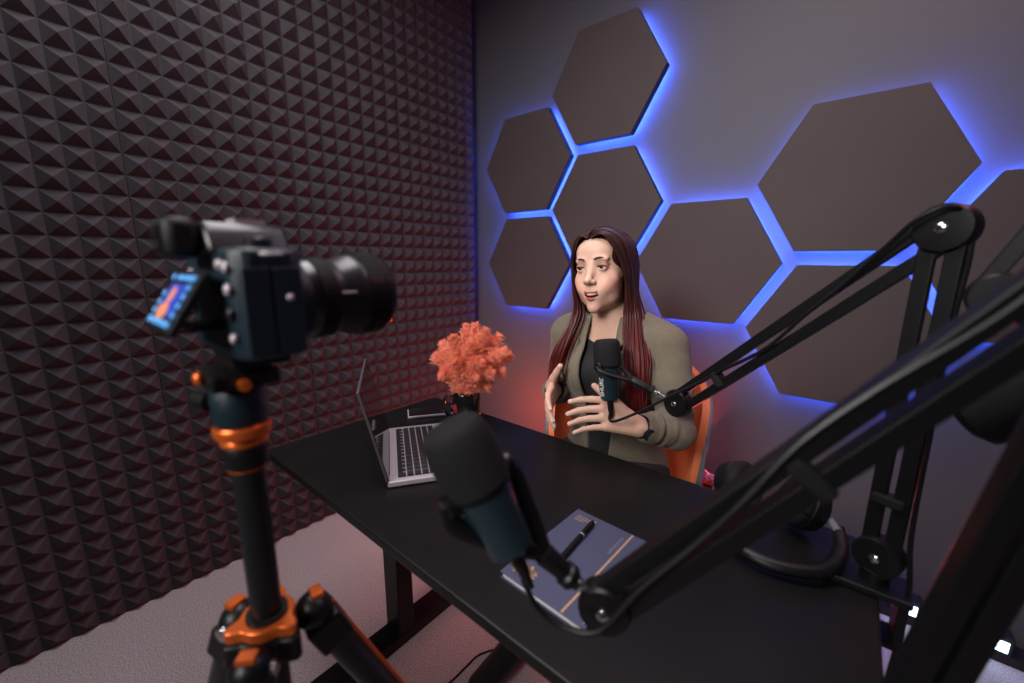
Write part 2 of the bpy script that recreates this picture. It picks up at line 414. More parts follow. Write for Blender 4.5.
for j in range(22):
    yy = -NH/2+.008+j*(NH-.016)/21; c = nc+nx*(NW/2-.001)+ny*yy+up*.0062
    pts = [c+nx*(.0075*math.cos(a)-.001)+up*(.0072*math.sin(a)) for a in [2*PI*k/10 for k in range(11)]]
    MB().tube(pts, .0009, 5).build('spiral_ring', whiteInkM, t)

pa, pb = V(1.456, -1.322, DH+.0165), V(1.449, -1.196, DH+.0165)
t = thing('pen', (pa+pb)/2, 'black ballpoint pen resting on the notebook', 'pen')
pdv = (pb-pa).normalized()
MB().lathe(pa, pdv, [(.0006, -.012), (.0012, -.008), (.0042, .002), (.005, .02), (.005, .085), (.0052, .118), (.0045, .124), (0, .125)], 16).build('barrel', blackPlasticM, t)
MB().bar(pa+pdv*.082+up*.0055+V(.002, 0, 0), pa+pdv*.122+up*.0065+V(.002, 0, 0), .003, .0015).build('clip', blackMetalM, t, smooth=0)
MB().lathe(pa+pdv*.079, pdv, [(.0053, 0), (.0053, .003)], 16).build('ring', silverM, t)

# ------------------------------------------------------------------ headphones
t = thing('headphones', (1.72, -1.02, DH), 'black over-ear headphones lying on the right end of the desk', 'headphones')
hb = smoothpath([(1.790, -.972, .742), (1.796, -1.02, .728), (1.780, -1.072, .720), (1.738, -1.100, .717), (1.69, -1.105, .717), (1.64, -1.078, .72), (1.607, -1.03, .727), (1.60, -.99, .74)], 8)
MB().tube(hb, [.009+.004*math.sin(PI*i/(len(hb)-1)) for i in range(len(hb))], 12, flat=.75, up=(0, 0, 1)).build('headband', blackPlasticM, t)
for cx, cy, ax in ((1.738, -.945, V(-.83, -.42, .36)), (1.632, -.955, V(.85, -.35, .36))):
    c = V(cx, cy, DH+.052); ax = ax.normalized()
    cup = MB().lathe(c, -ax, [(0, .026), (.029, .026), (.042, .02), (.046, .006), (.046, -.004), (.041, -.008), (0, -.008)], 36).build('ear_cup', blackPlasticM, t)
    pts = [c+ax*.014+(frame(ax)[0]*math.cos(a)*.033+frame(ax)[1]*math.sin(a)*.035) for a in [2*PI*k/32 for k in range(33)]]
    MB().tube(pts, .0125, 12, caps=False).build('ear_cushion', softBlackM, cup)
    MB().lathe(c+ax*.004, ax, [(.024, 0), (.024, .004), (0, .005)], 24).build('driver_mesh', softBlackM, cup)
    sgn = 1 if cx > 1.7 else -1
    MB().tube(smoothpath([c-ax*.022+V(.0, .0, .03), c-ax*.032+V(0, -.012, .012), V(1.790 if sgn > 0 else 1.60, -.985, .741)], 6), .0065, 10).build('yoke', greyShellM, t)

# ------------------------------------------------------------------ boom arm microphones
def boom_arm(Bp, E, J, name_label, cabpts, strap_at, low=True):
    Bp, E, J = Vector(Bp), Vector(E), Vector(J)
    t = thing('boom_arm', (Bp.x, Bp.y, DH), name_label, 'microphone arm')
    h = (E-J); h.z = 0; h.normalize(); n = V(-h.y, h.x, 0)
    if n.y > 0: n = -n
    def disc(c, r, th, nm):
        d = MB().lathe(c-n*th/2, n, [(r*.9, 0), (r, .003), (r, th-.004), (r*.93, th), (r*.5, th+.001), (0, th+.001)], 40).build(nm, blackPlasticM, t)
        MB().lathe(c+n*(th/2+.001), n, [(.0065, 0), (.0065, .0015), (.0045, .003), (0, .0034)], 20).build('bolt', chromeM, d)
    def pair(A, Bq, tag_, sp=.0165):
        d = (Bq-A).normalized(); s = n.cross(d).normalized()
        for sg in (-1, 1):
            MB().bar(A+s*(sp*sg)+d*.012, Bq+s*(sp*sg)-d*.012, .0125 if low else .0165, .018, side=s).build(tag_, blackMetalM, t, smooth=0, bevel=.0015)
        return d, s
    pair(Bp, E, 'lower_bar', .0135 if low else .0115); d, s = pair(E, J, 'upper_bar', .0165 if low else .0140)
    disc(E, .031, .030, 'elbow_disc'); disc(J, .0265 if not low else .032, .026, 'end_disc'); disc(Bp, .030, .030, 'base_disc')
    # swivel base with clamp
    MB().lathe((Bp.x, Bp.y, DH), up, [(.018, .0), (.018, .03), (.012, .032), (.012, Bp.z-DH-.02)], 24).build('swivel_post', blackMetalM, t)
    mb = MB().box((Bp.x-.008, Bp.y, DH+.0065), (.10, .062, .011))
    mb.box((Bp.x+.034, Bp.y, DH-.035), (.012, .05, .075)).box((Bp.x, Bp.y, DH-.072), (.075, .05, .01))
    mb.build('clamp', blackMetalM, t, smooth=0, bevel=.002)
    MB().lathe((Bp.x-.015, Bp.y, DH-.115), up, [(.014, 0), (.014, .012), (.005, .013), (.005, .085)], 16).build('clamp_screw', blackMetalM, t)
    # strap round the upper bars
    c = J.lerp(E, strap_at); MB().box(c+s*.006, (.034 if low else .04, .026, .016), (s, n, d)).build('strap', softBlackM, t, bevel=.004)
    if low: c = Bp.lerp(E, .19); dd = (E-Bp).normalized(); MB().box(c, (.038, .024, .016), (n.cross(dd).normalized(), n, dd)).build('strap', softBlackM, t, bevel=.004)
    MB().tube(smoothpath(cabpts, 8), .0032, 8).build('cable', cableM, t)
    return t, n
def microphone(T, Bt, a, Y, J, label, textdir):
    """T top of the windscreen, Bt bottom of the body, a pivot axis, Y end of the fork, J joint of the arm"""
    T, Bt, a, Y, J = map(Vector, (T, Bt, a, Y, J)); ax = (T-Bt).normalized(); L = (T-Bt).length
    a = (a-ax*a.dot(ax)).normalized()
    t = thing('podcast_microphone', Bt, label, 'microphone')
    ws = .067
    MB().lathe(T-ax*ws, ax, [(.0300, 0), (.0325, .003), (.0328, ws-.030), (.0315, ws-.012), (.0285, ws-.0045), (.024, ws-.001), (.012, ws), (0, ws)], 40).build('windscreen', softBlackM, t)
    MB().lathe(Bt, ax, [(0, 0), (.019, 0), (.0225, .004), (.026, L*.35), (.0285, L-ws-.004), (.0285, L-ws+.001)], 40).build('mic_body', micM, t)
    MB().lathe(T-ax*(ws+.003), ax, [(.0302, 0), (.0305, .006)], 40).build('collar', silverM if False else blackMetalM, t)
    C = T-ax*(ws-.001)
    for sg in (1, -1):
        MB().lathe(C+a*(sg*.028), a*sg, [(.012, 0), (.012, .009), (.010, .011), (0, .012)], 24).build('pivot_knob', blackPlasticM, t)
        back = (Y-C); back = (back-a*back.dot(a)).normalized()
        P = C+a*(sg*.036)
        pts = smoothpath([P, P+back*.02, Y.lerp(C+a*(sg*.036), .45)+back*.012, Y-back*.004], 8)
        MB().tube(pts, .0052, 10, flat=1.7, up=a).build('fork_arm', blackPlasticM, t)
    dj = (J-Y).normalized(); Lj = (J-Y).length
    MB().lathe(Y-dj*.006, dj, [(.0105, 0), (.0115, .004), (.0095, Lj*.42), (.0125, Lj*.45), (.0125, Lj*.56), (.008, Lj*.58)], 24).build('mount_socket', blackPlasticM, t)
    MB().lathe(Y, dj, [(.0045, Lj*.5), (.0045, Lj-.018)], 20).build('mount_rod', chromeM, t)
    MB().lathe(Y, dj, [(.0075, Lj*.60), (.0075, Lj*.64)], 20).build('mount_ring', chromeM, t)
    MB().lathe(Bt+ax*.004, -ax, [(.007, 0), (.0075, .012), (.0065, .03), (.004, .042), (.003, .05)], 16).build('plug', blackPlasticM, t)
    td = Vector(textdir); td = (td-ax*td.dot(ax)).normalized()
    text('SHURE', .0155, .0004, Bt+ax*(L*.235)+td*.0256, ax, td.cross(ax), 'lettering', whiteInkM, t)
    return t, ax
micM = mat('mic_shell', (.012, .03, .04), .25, spec=.6)  # bluish reflections on the body are put into its base colour
# far arm and its microphone
E_, J_ = V(1.839, -1.025, 1.226), V(1.483, -.877, .865)
boom_arm((1.838, -1.035, .752), E_, J_, 'sharp far black boom arm clamped to the desk corner, holding the microphone before the woman',
    [(1.333, -.912, .81), (1.340, -.925, .802), (1.36, -.935, .806), (1.41, -.925, .838), (1.47, -.915, .885), (1.53, -.915, .93), (1.575, -.925, .968),
     (1.65, -.965, 1.03), (1.70, -.988, 1.095), (1.745, -1.005, 1.15), (1.785, -1.03, 1.205), (1.81, -1.05, 1.238), (1.836, -1.05, 1.250), (1.858, -1.03, 1.235), (1.864, -1.03, 1.19), (1.862, -1.03, 1.1), (1.864, -1.03, .95), (1.866, -1.04, .80), (1.875, -1.05, .70), (1.87, -1.05, .5)], .235)
microphone((1.307, -.899, .995), (1.331, -.909, .846), (-.25, -.93, .1), (1.385, -.897, .902), J_+V(-.012, .0, .0), 'black microphone hanging upright right in front of the chest of the woman', (-.25, -.95, 0))
# near arm and its microphone
E2, J2 = V(1.905, -1.355, 1.219), V(1.603, -1.462, .834)
boom_arm((1.829, -1.381, .755), E2, J2, 'near blurred black boom arm crossing the lower right of the photo above the notebook',
    [(1.541, -1.520, .868), (1.552, -1.512, .838), (1.575, -1.502, .822), (1.61, -1.488, .828), (1.64, -1.468, .878), (1.68, -1.448, .936), (1.71, -1.437, .985), (1.74, -1.424, 1.04), (1.78, -1.408, 1.09), (1.84, -1.385, 1.155), (1.88, -1.37, 1.22), (1.91, -1.36, 1.258), (1.945, -1.345, 1.22), (1.945, -1.335, 1.1), (1.925, -1.345, .95), (1.91, -1.36, .80), (1.905, -1.37, .68), (1.905, -1.38, .5)], .47, False)
microphone((1.487, -1.566, 1.034), (1.536, -1.532, .908), (-.2, -.85, -.3), (1.556, -1.503, .893), J2+V(-.01, 0, .0), 'large blurred microphone in the foreground above the desk, left of the notebook', (-.75, -.3, 0))

# third arm at the right edge of the photo
t = thing('boom_arm', (2.488, -1.135, 2.6), 'dark blurred microphone arm at the far right edge behind the two boom arms', 'microphone arm')
A, Bq, Cq = V(2.488, -1.135, 2.598), V(1.885, -1.09, 1.145), V(1.938, -1.085, 1.045)
d3 = (Bq-A).normalized(); n3 = V(-.1, -1, 0).normalized(); s3 = n3.cross(d3).normalized()
for sg in (-1, 1): MB().bar(A+s3*.0165*sg, Bq+s3*.0165*sg, .016, .02, side=n3).build('arm_bar', blackMetalM, t, smooth=0, bevel=.0015)
MB().lathe(Bq-n3*.015, n3, [(.024, 0), (.027, .004), (.027, .026), (.024, .03), (0, .03)], 32).build('end_disc', blackPlasticM, t)
MB().lathe((A.x, A.y, 2.605), up, [(.07, 0), (.075, .004), (.075, .014)], 32).build('ceiling_plate', blackMetalM, t)
t = thing('podcast_microphone', Cq, 'rounded dark shape of a third microphone cut off by the right edge of the photo', 'microphone')
ax3 = V(-.55, .1, -.5).normalized()
MB().lathe(Cq-ax3*-.03, ax3, [(.0, -.10), (.028, -.10), (.036, -.03), (.041, -.02), (.0415, .02), (.038, .038), (.024, .048), (0, .05)], 36).build('mic_body', softBlackM, t)
MB().tube([Bq, Cq-ax3*.03], .008).build('mount_rod', blackPlasticM, t)

# ------------------------------------------------------------------ photo camera and tripod
M0 = V(1.355, -1.656, 1.144)      # lens mount
t = thing('photo_camera', (M0.x, M0.y-.035, 1.09), 'blurred mirrorless camera on the tripod, lens pointing at the woman and rear screen lit', 'camera')
bw, bt, bh = .126, .052, .084
bc = M0+V(.004, -.022, .004)
prof = [(-bw/2, -.02), (-bw/2+.008, -.026), (bw/2-.01, -.026), (bw/2, -.018), (bw/2, .018), (bw/2-.01, .026), (-.02, .026), (-.032, .03), (-.045, .045), (-bw/2+.004, .045), (-bw/2, .036)]
body = MB().prism(prof, bc+V(0, 0, -bh/2), (1, 0, 0), (0, 1, 0), bh).build('camera_body', tealM, t, smooth=50, bevel=.004)
# port doors on the side facing us, screws, strap lug
for yy, w in ((-.012, .018), (.010, .02)):
    MB().box(bc+V(bw/2+.0008, yy, -.005), (.0025, w, .066)).build('port_door', tealM, body, smooth=0, bevel=.0008)
MB().ball(bc+V(bw/2+.002, .010, .005), .0028).build('badge', silverM, body)
MB().tube([bc+V(bw/2-.002, 0, .034)+V(.004+.006*math.sin(a), .007*math.cos(a), .004) for a in [2*PI*k/14 for k in range(15)]], .0014, 6, caps=False).build('strap_ring', silverM, body)
# viewfinder hump and eyepiece
hp = [(-.034, 0), (.034, 0), (.026, .016), (.018, .024), (-.018, .024), (-.026, .016)]
MB().prism(hp, bc+V(0, .028, bh/2-.004), (1, 0, 0), (0, 0, 1), .058).build('viewfinder_hump', camTopM, t, smooth=50, bevel=.003)
MB().box(bc+V(0, -.042, bh/2+.007), (.044, .022, .03)).build('eyepiece', rubberM, t, smooth=50, bevel=.006)
MB().box(bc+V(0, -.0535, bh/2+.007), (.028, .002, .018)).build('eyepiece_glass', glassM, t, smooth=0)
MB().box(bc+V(0, .006, bh/2+.022), (.022, .022, .004)).build('hot_shoe', silverM, t, smooth=0)
for x, y_, r, hgt in ((-.045, .006, .009, .009), (-.05, -.016, .0075, .006), (.046, -.002, .010, .008), (-.028, -.018, .008, .006)):
    MB().lathe(bc+V(x, y_, bh/2), up, [(r, 0), (r, hgt-.001), (r*.9, hgt), (0, hgt)], 24).build('dial', camTopM, t)
for x, z_, r in ((.052, .028, .004), (.052, .012, .0042), (-.04, .022, .0035), (.05, -.006, .005), (.052, -.024, .0035), (-.046, -.004, .009), (-.044, -.026, .0035), (.038, .03, .0035)):
    MB().lathe(bc+V(x, -.026, z_), (0, -1, 0), [(r, 0), (r, .002), (r*.8, .0028), (0, .0028)], 18).build('button', silverM if r < .0043 else camTopM, t)
# tilted rear screen
sc = bc+V(.004, -.048, .002); sX = V(1, 0, 0); sY = V(0, .52, .85).normalized(); sN = sX.cross(sY)
scr = MB().box(sc, (.078, .052, .006), (sX, sY, sN)).build('rear_screen', blackPlasticM, t, smooth=0, bevel=.002)
MB().box(sc+sN*.0033, (.046, .026, .0006), (sX, sY, sN)).build('screen_picture', screenBlueM, scr, smooth=0)
bd = MB()
W2, H2 = .029, .0185
loop = [(-W2+2*W2*k/7, H2) for k in range(8) if k != 1] + [(W2, H2-2*H2*k/5) for k in range(1, 5)] + [(-W2+2*W2*k/7, -H2) for k in range(8)] + [(-W2, H2-2*H2*k/5) for k in range(2, 5)]
for a_, b_ in loop: bd.lathe(sc+sN*.0037+sX*a_+sY*b_, sN, [(.0026, 0), (.0024, .0005), (0, .0006)], 12)
bd.build('screen_beads', screenBeadM, scr)
fg = MB().ball(sc+sN*.0038+sX*-.004+sY*.003, (.007, .008, .0006), 14, (sX, sY, sN)).ball(sc+sN*.0038+sX*-.006+sY*-.010, (.014, .007, .0006), 14, (sX, sY, sN))
fg.build('screen_figure', screenSkinM, scr)
MB().box(sc+V(0, .014, -.02), (.03, .02, .006)).build('screen_hinge', blackMetalM, t, smooth=0)
# lens
ly_ = V(-.01, 1, .03).normalized()
lens = MB().lathe(M0+ly_*-.01, ly_, [(.031, 0), (.033, .008), (.035, .014), (.0352, .034), (.0375, .038), (.0375, .058), (.036, .060), (.036, .066), (.0405, .078), (.0415, .084), (.0415, .112), (.040, .115), (.036, .115), (.034, .106), (0, .098)], 56).build('lens', camTopM, t)
for h0, h1, rr, mm in ((.016, .032, .0362, tealM), (.040, .056, .0388, rubberM), (.086, .108, .0428, rubberM)):
    ring = MB(); x, y, _ = frame(ly_)
    for k in range(60):
        a = 2*PI*k/60; o = x*math.cos(a)+y*math.sin(a); ring.bar(M0+ly_*(h0-.01)+o*(rr-.001), M0+ly_*(h1-.01)+o*(rr-.001), .0025, .0024, side=o)
    ring.build('grip_ring', mm, lens, smooth=0)
MB().lathe(M0+ly_*.0965, ly_, [(.0335, -.004), (.030, .0), (.02, .003), (0, .0045)], 40).build('front_glass', lensGlassM, lens)
MB().box(M0+V(.0385, .054, .008), (.002, .014, .002)).build('lens_mark', whiteInkM, lens, smooth=0)
MB().box(bc+V(0, 0, -bh/2-.006), (.05, .045, .013)).build('mount_plate', orangeM if False else blackMetalM, t, smooth=0, bevel=.001)

tx, ty = 1.353, -1.691
zt = 1.090
t = thing('tripod', (tx, ty, 0), 'black tripod with bright orange rings and collar carrying the photo camera', 'tripod')
def ring(z0, z1, r, nm, m_): return MB().lathe((tx, ty, z0), up, [(r*.94, 0), (r, .002), (r, z1-z0-.002), (r*.94, z1-z0)], 40).build(nm, m_, t)
MB().box((tx, ty, zt-.007), (.062, .05, .013)).build('clamp_plate', blackMetalM, t, smooth=0, bevel=.002)
kn = MB().lathe((tx+.032, ty-.004, zt-.008), (1, -.2, 0), [(.004, 0), (.005, .003), (.005, .008), (0, .009)], 20).build('clamp_knob', orangeM, t)
MB().ball((tx+.005, ty-.028, zt-.004), (.006, .004, .006)).build('release_button', orangeM, t)
MB().ball((tx, ty, zt-.022), .015, 24).build('ball_head', blackMetalM, t)
ring(zt-.050, zt-.018, .0215, 'head_housing', tealM)
MB().lathe((tx-.020, ty-.008, zt-.036), (-1, -.35, 0), [(.006, 0), (.006, .01), (.011, .012), (.011, .028), (.009, .030), (0, .030)], 24).build('pan_knob', blackPlasticM, t)
ring(zt-.062, zt-.051, .0228, 'orange_ring', orangeM)
ring(zt-.070, zt-.0645, .0190, 'orange_ring', orangeM)
ring(zt-.092, zt-.0705, .0175, 'column_collar', blackMetalM)
ring(zt-.0945, zt-.092, .0158, 'orange_ring', orangeM)
zh = .838
MB().lathe((tx, ty, .60), up, [(.0135, 0), (.0135, zt-.094-.60)], 36).build('center_column', carbonM, t)
# orange three-lobed collar
prof = []
for k in range(72):
    a = 2*PI*k/72; r = .0245+.012*max(0, math.cos(3*(a-.35)))**3
    prof.append((r*math.cos(a), r*math.sin(a)))
MB().prism(prof, (tx, ty, zh-.012), (1, 0, 0), (0, 1, 0), .012).build('orange_collar', orangeM, t, smooth=50, bevel=.0015)
prof2 = [(a*1.02, b*1.02) for a, b in prof]
MB().lathe((tx, ty, zh-.002), up, [(.0185, 0), (.0185, .005), (.014, .006)], 30).build('column_bush', rubberM, t)
MB().prism([(a*1.08, b*1.08) for a, b in prof], (tx, ty, zh-.04), (1, 0, 0), (0, 1, 0), .026).build('shoulder', blackMetalM, t, smooth=50, bevel=.003)
for k in range(3):
    a = .35+2*PI*k/3+PI/3; o = V(math.cos(a), math.sin(a), 0)
    c = V(tx, ty, zh-.022)+o*.041
    foot = V(tx, ty, 0)+o*.40
    dl = (foot-c).normalized(); sd_ = V(-o.y, o.x, 0)
    lg = MB().tube([c+dl*.03, c+dl*.30], .0155, 24).build('leg', carbonM, t)
    MB().ball(c, (.019, .019, .019), 20).build('hinge', blackPlasticM, lg)
    MB().box(c+dl*.03, (.034, .036, .04), (sd_, dl.cross(sd_), dl)).build('leg_lock', blackMetalM, lg, smooth=0, bevel=.004)
    MB().bar(c+dl*.008+dl.cross(sd_)*.0165, c+dl*.30+dl.cross(sd_)*.0165, .005, .003, side=sd_).build('orange_strip', orangeM, lg, smooth=0)
    MB().box(c+up*.019+o*.004, (.016, .012, .006), (sd_, o, up)).build('angle_latch', orangeM, lg, smooth=0, bevel=.001)
    MB().lathe(c+sd_*.017, sd_, [(.007, 0), (.007, .004), (.004, .005), (0, .005)], 18).build('bolt', chromeM, lg)
    Lg = (foot-c).length
    for z0, z1, r in ((.29, .32, .0175), (.32, .56, .0135), (.55, .58, .0155), (.58, Lg-.02, .0115), ):
        MB().tube([c+dl*z0, c+dl*z1], r, 20).build('leg_section', carbonM if z1-z0 > .05 else orangeM, lg)
    MB().ball(foot-dl*.012, (.012, .012, .012), 14).build('rubber_foot', rubberM, lg)

# ------------------------------------------------------------------ signed distance modelling for soft shapes
class Field:
    def __init__(s): s.p = []
    def add(s, fn, lo, hi, k=.01, op='u'): s.p.append((fn, np.array(lo, float), np.array(hi, float), k, op)); return s
    def ell(s, c, r, k=.01, op='u', M=None, pad=None):
        c = np.array(c, float); r = np.array(r, float)
        def fn(P):
            q = P-c
            if M is not None: q = q@M
            k0 = np.sqrt(((q/r)**2).sum(-1))+1e-9; k1 = np.sqrt(((q/r**2)**2).sum(-1))+1e-9
            return k0*(k0-1)/k1
        R = r.max() if M is not None else r
        return s.add(fn, c-R, c+R, k, op)
    def cone(s, a, b, ra, rb, k=.01, op='u', wob=None):
        a = np.array(a, float); b = np.array(b, float); ab = b-a; L2 = ab@ab
        def fn(P):
            h = np.clip(((P-a)@ab)/L2, 0, 1); q = P-a-h[..., None]*ab
            d = np.sqrt((q**2).sum(-1))-(ra+(rb-ra)*h)
            return d if wob is None else d+wob(P, h)
        R = max(ra, rb)+.006
        return s.add(fn, np.minimum(a, b)-R, np.maximum(a, b)+R, k, op)
    def chain(s, pts, rs, k=.003, k0=None):
        for i in range(len(pts)-1): s.cone(pts[i], pts[i+1], rs[i], rs[i+1], k0 if (i == 0 and k0) else k)
        return s
    @staticmethod
    def comb(F, d, k, op):
        if op == 'u': h = np.clip(k-np.abs(F-d), 0, None)/k; return np.minimum(F, d)-h*h*k*.25
        if op == 's': d = -d; h = np.clip(k-np.abs(F-d), 0, None)/k; return np.maximum(F, d)+h*h*k*.25
        h = np.clip(k-np.abs(F-d), 0, None)/k; return np.maximum(F, d)+h*h*k*.25
    def at(s, P):
        F = np.full(P.shape[:-1], 1.)
        for fn, lo, hi, k, op in s.p: F = s.comb(F, fn(P), k, op)
        return F
    def grid(s, xs, ys, zs):
        F = np.full((len(xs), len(ys), len(zs)), 1., np.float32)
        for fn, lo, hi, k, op in s.p:
            pad = k+.012
            sl = []
            for ar, l, h in zip((xs, ys, zs), lo-pad, hi+pad):
                sl.append(slice(max(0, np.searchsorted(ar, l)-1), min(len(ar), np.searchsorted(ar, h)+1)))
            if any(q.stop <= q.start for q in sl): continue
            # chunk along x to bound memory
            for x0 in range(sl[0].start, sl[0].stop, 40):
                sx = slice(x0, min(x0+40, sl[0].stop))
                P = np.stack(np.meshgrid(xs[sx], ys[sl[1]], zs[sl[2]], indexing='ij'), -1)
                F[sx, sl[1], sl[2]] = s.comb(F[sx, sl[1], sl[2]], fn(P).astype(np.float32), k, op)
        return F
def surface(F, xs, ys, zs, relax=1):
    ax = [np.asarray(a) for a in (xs, ys, zs)]; n = F.shape; ins = F < 0
    ids = []; pos = []; quads = []
    stride = np.array([n[1]*n[2], n[2], 1])
    for d in range(3):
        a = [slice(None)]*3; b = [slice(None)]*3; a[d] = slice(0, -1); b[d] = slice(1, None)
        A = ins[tuple(a)]; B = ins[tuple(b)]; I = np.argwhere(A != B)
        e, f = [k for k in range(3) if k != d]
        I = I[(I[:, e] > 0) & (I[:, f] > 0) & (I[:, e] < n[e]-1) & (I[:, f] < n[f]-1)]
        J = I.copy(); J[:, d] += 1
        fa = F[I[:, 0], I[:, 1], I[:, 2]]; fb = F[J[:, 0], J[:, 1], J[:, 2]]; t = fa/(fa-fb)
        P = np.stack([ax[k][I[:, k]] for k in range(3)], 1).astype(float)
        P[:, d] = ax[d][I[:, d]]*(1-t)+ax[d][J[:, d]]*t
        cs = []
        for de, df in ((0, 0), (-1, 0), (-1, -1), (0, -1)):
            c = I.copy(); c[:, e] += de; c[:, f] += df; cid = c@stride; cs.append(cid); ids.append(cid); pos.append(P)
        q = np.stack(cs, 1); flip = ~A[I[:, 0], I[:, 1], I[:, 2]]
        if d == 1: flip = ~flip
        q[flip] = q[flip][:, ::-1]; quads.append(q)
    ids = np.concatenate(ids); pos = np.concatenate(pos); quads = np.concatenate(quads)
    uq, inv = np.unique(ids, return_inverse=True)
    cnt = np.bincount(inv).astype(float)
    vs = np.stack([np.bincount(inv, pos[:, k])/cnt for k in range(3)], 1)
    fq = np.searchsorted(uq, quads)
    for _ in range(relax):
        s_ = np.zeros_like(vs); c_ = np.zeros(len(vs))
        for i in range(4):
            a_, b_ = fq[:, i], fq[:, (i+1) % 4]
            for k in range(3):
                s_[:, k] += np.bincount(a_, vs[b_, k], len(vs))+np.bincount(b_, vs[a_, k], len(vs))
            c_ += np.bincount(a_, minlength=len(vs))+np.bincount(b_, minlength=len(vs))
        vs = vs*.5+.5*s_/np.maximum(c_, 1)[:, None]
    return vs, fq
def np_mesh(name, vs, fq, colors=None):
    me = bpy.data.meshes.new(name); nv, nf = len(vs), len(fq)
    me.vertices.add(nv); me.vertices.foreach_set('co', vs.astype(np.float32).ravel())
    me.loops.add(nf*4); me.loops.foreach_set('vertex_index', fq.astype(np.int32).ravel())
    me.polygons.add(nf); me.polygons.foreach_set('loop_start', np.arange(0, nf*4, 4, dtype=np.int32)); me.polygons.foreach_set('loop_total', np.full(nf, 4, dtype=np.int32))
    me.update(calc_edges=True); me.validate()
    if colors is not None:
        ca = me.color_attributes.new('tone', 'FLOAT_COLOR', 'POINT'); ca.data.foreach_set('color', colors.astype(np.float32).ravel())
    return me
def axis_grid(segs):
    out = []
    for a, b, h in segs: out.append(np.arange(a, b-h*.25, h))
    out.append([segs[-1][1]]); return np.concatenate(out)

# ------------------------------------------------------------------ the woman
HO = np.array([1.2175, -.757, 1.143]); S = .97
def head_axes(yaw, pitch, roll):
    cy, sy = math.cos(yaw), math.sin(yaw); X = np.array([cy, sy, 0]); Fw = np.array([sy, -cy, 0]); Uu = np.array([0, 0, 1.])
    F2 = Fw*math.cos(pitch)+Uu*math.sin(pitch); U2 = -Fw*math.sin(pitch)+Uu*math.cos(pitch)
    return np.stack([X*math.cos(roll)+U2*math.sin(roll), F2, -X*math.sin(roll)+U2*math.cos(roll)], 1)
HM = head_axes(*[math.radians(a) for a in (3.8, 1.3, 5.)])
def H(x, f, u): return HO+HM@(np.array([x, f, u])*S)
TX = 1.232
def torso(fl, e, k=.045):
    fl.ell((TX, -.685, .865), (.140+e, .092+e, .165+e), k)
    fl.cone((TX-.118, -.70, .958), (TX+.118, -.70, .958), .046+e, .046+e, k)
    fl.ell((TX, -.675, .70), (.118+e, .088+e, .15+e), k)
    fl.ell((TX, -.65, .555), (.155+e, .118+e, .11+e), k)
    for sg in (-1, 1): fl.ell((TX+.062*sg, -.752, .862), (.056+e, .048+e, .054+e), .03)
    fl.cone((TX, -.70, 1.015), (TX+.10, -.70, .985), .036+e, .03+e, .03)
    fl.cone((TX, -.70, 1.015), (TX-.10, -.70, .985), .036+e, .03+e, .03)
SHL, ELL, WRL = np.array((1.388, -.70, .955)), np.array((1.452, -.752, .752)), np.array((1.391, -.858, .775))
SHR, ELR, WRR = np.array((1.076, -.70, .955)), np.array((1.022, -.63, .745)), np.array((1.092, -.80, .792))
ELL2 = np.array((1.450, -.765, .750))
body = Field()
torso(body, 0)
for sg in (-1, 1):
    hip = (TX+.085*sg, -.68, .53); kn = (TX+.10*sg, -1.06, .52); an = (TX+.11*sg, -1.00, .09)
    body.cone(hip, kn, .082, .056, .04); body.cone(kn, an, .055, .036, .02)
    body.cone((an[0], an[1]+.02, .045), (an[0]+.01*sg, an[1]-.15, .03), .034, .025, .02)
body.cone((TX-.003, -.712, 1.0), (1.2215, -.735, 1.095), .052, .047, .03)
body.cone(SHL, ELL, .046, .038, .03); body.cone(ELL, WRL, .038, .0235, .01)
body.cone(SHR, ELR, .046, .038, .03); body.cone(ELR, WRR, .038, .0235, .01)
# hands
def hand(W, K, Tp, bend, thumb, rk=.0092):
    W = np.array(W); K = [np.array(k) for k in K]; Tp = [np.array(q) for q in Tp]; bend = np.array(bend)
    mid = sum(K)/4
    for i, k in enumerate(K):
        st = W+(k-W)*.12+(k-mid)*.25
        body.cone(st, k, .0145, .0112, .012)
    body.cone(W+(K[0]-W)*.35, W+(K[3]-W)*.35, .014, .014, .012)
    for i, (k, q) in enumerate(zip(K, Tp)):
        r = (rk, rk*1.03, rk*.98, rk*.86)[i]; L = q-k
        p1 = k+L*.42+bend*.55; p2 = k+L*.74+bend*.6
        body.cone(k, p1, r*1.08, r*.95, .004); body.cone(p1, p2, r*.95, r*.86, .002); body.cone(p2, q, r*.86, r*.68, .002)
    th = [np.array(q) for q in thumb]
    body.cone(th[0], th[1], .0165, .0125, .012); body.cone(th[1], th[2], .0118, .0105, .003); body.cone(th[2], th[3], .0105, .0078, .002)
LK = [(1.309, -.885, .833), (1.308, -.900, .815), (1.314, -.909, .794), (1.326, -.912, .774)]
LT = [(1.222, -.918, .818), (1.224, -.930, .788), (1.235, -.938, .766), (1.250, -.938, .746)]
hand(WRL, LK, LT, (0, .012, .006), [(1.372, -.872, .795), (1.340, -.893, .835), (1.313, -.905, .855), (1.288, -.912, .874)])
RK = [(1.129, -.872, .824), (1.132, -.882, .806), (1.135, -.889, .788), (1.138, -.893, .771)]
RT = [(1.172, -.935, .790), (1.180, -.932, .757), (1.178, -.922, .738), (1.168, -.908, .726)]
hand(WRR, RK, RT, (-.012, -.004, .012), [(1.098, -.825, .815), (1.122, -.848, .848), (1.140, -.858, .872), (1.155, -.865, .893)])
NTOR = len(body.p)
def hell(c, r, k=.012, op='u'): body.ell(H(*c), np.array(r)*S, k, op, HM)
def hcone(a, b, ra, rb, k=.008, op='u'): body.cone(H(*a), H(*b), ra*S, rb*S, k, op)
hell((0, -.012, .045), (.072, .090, .082), .02)
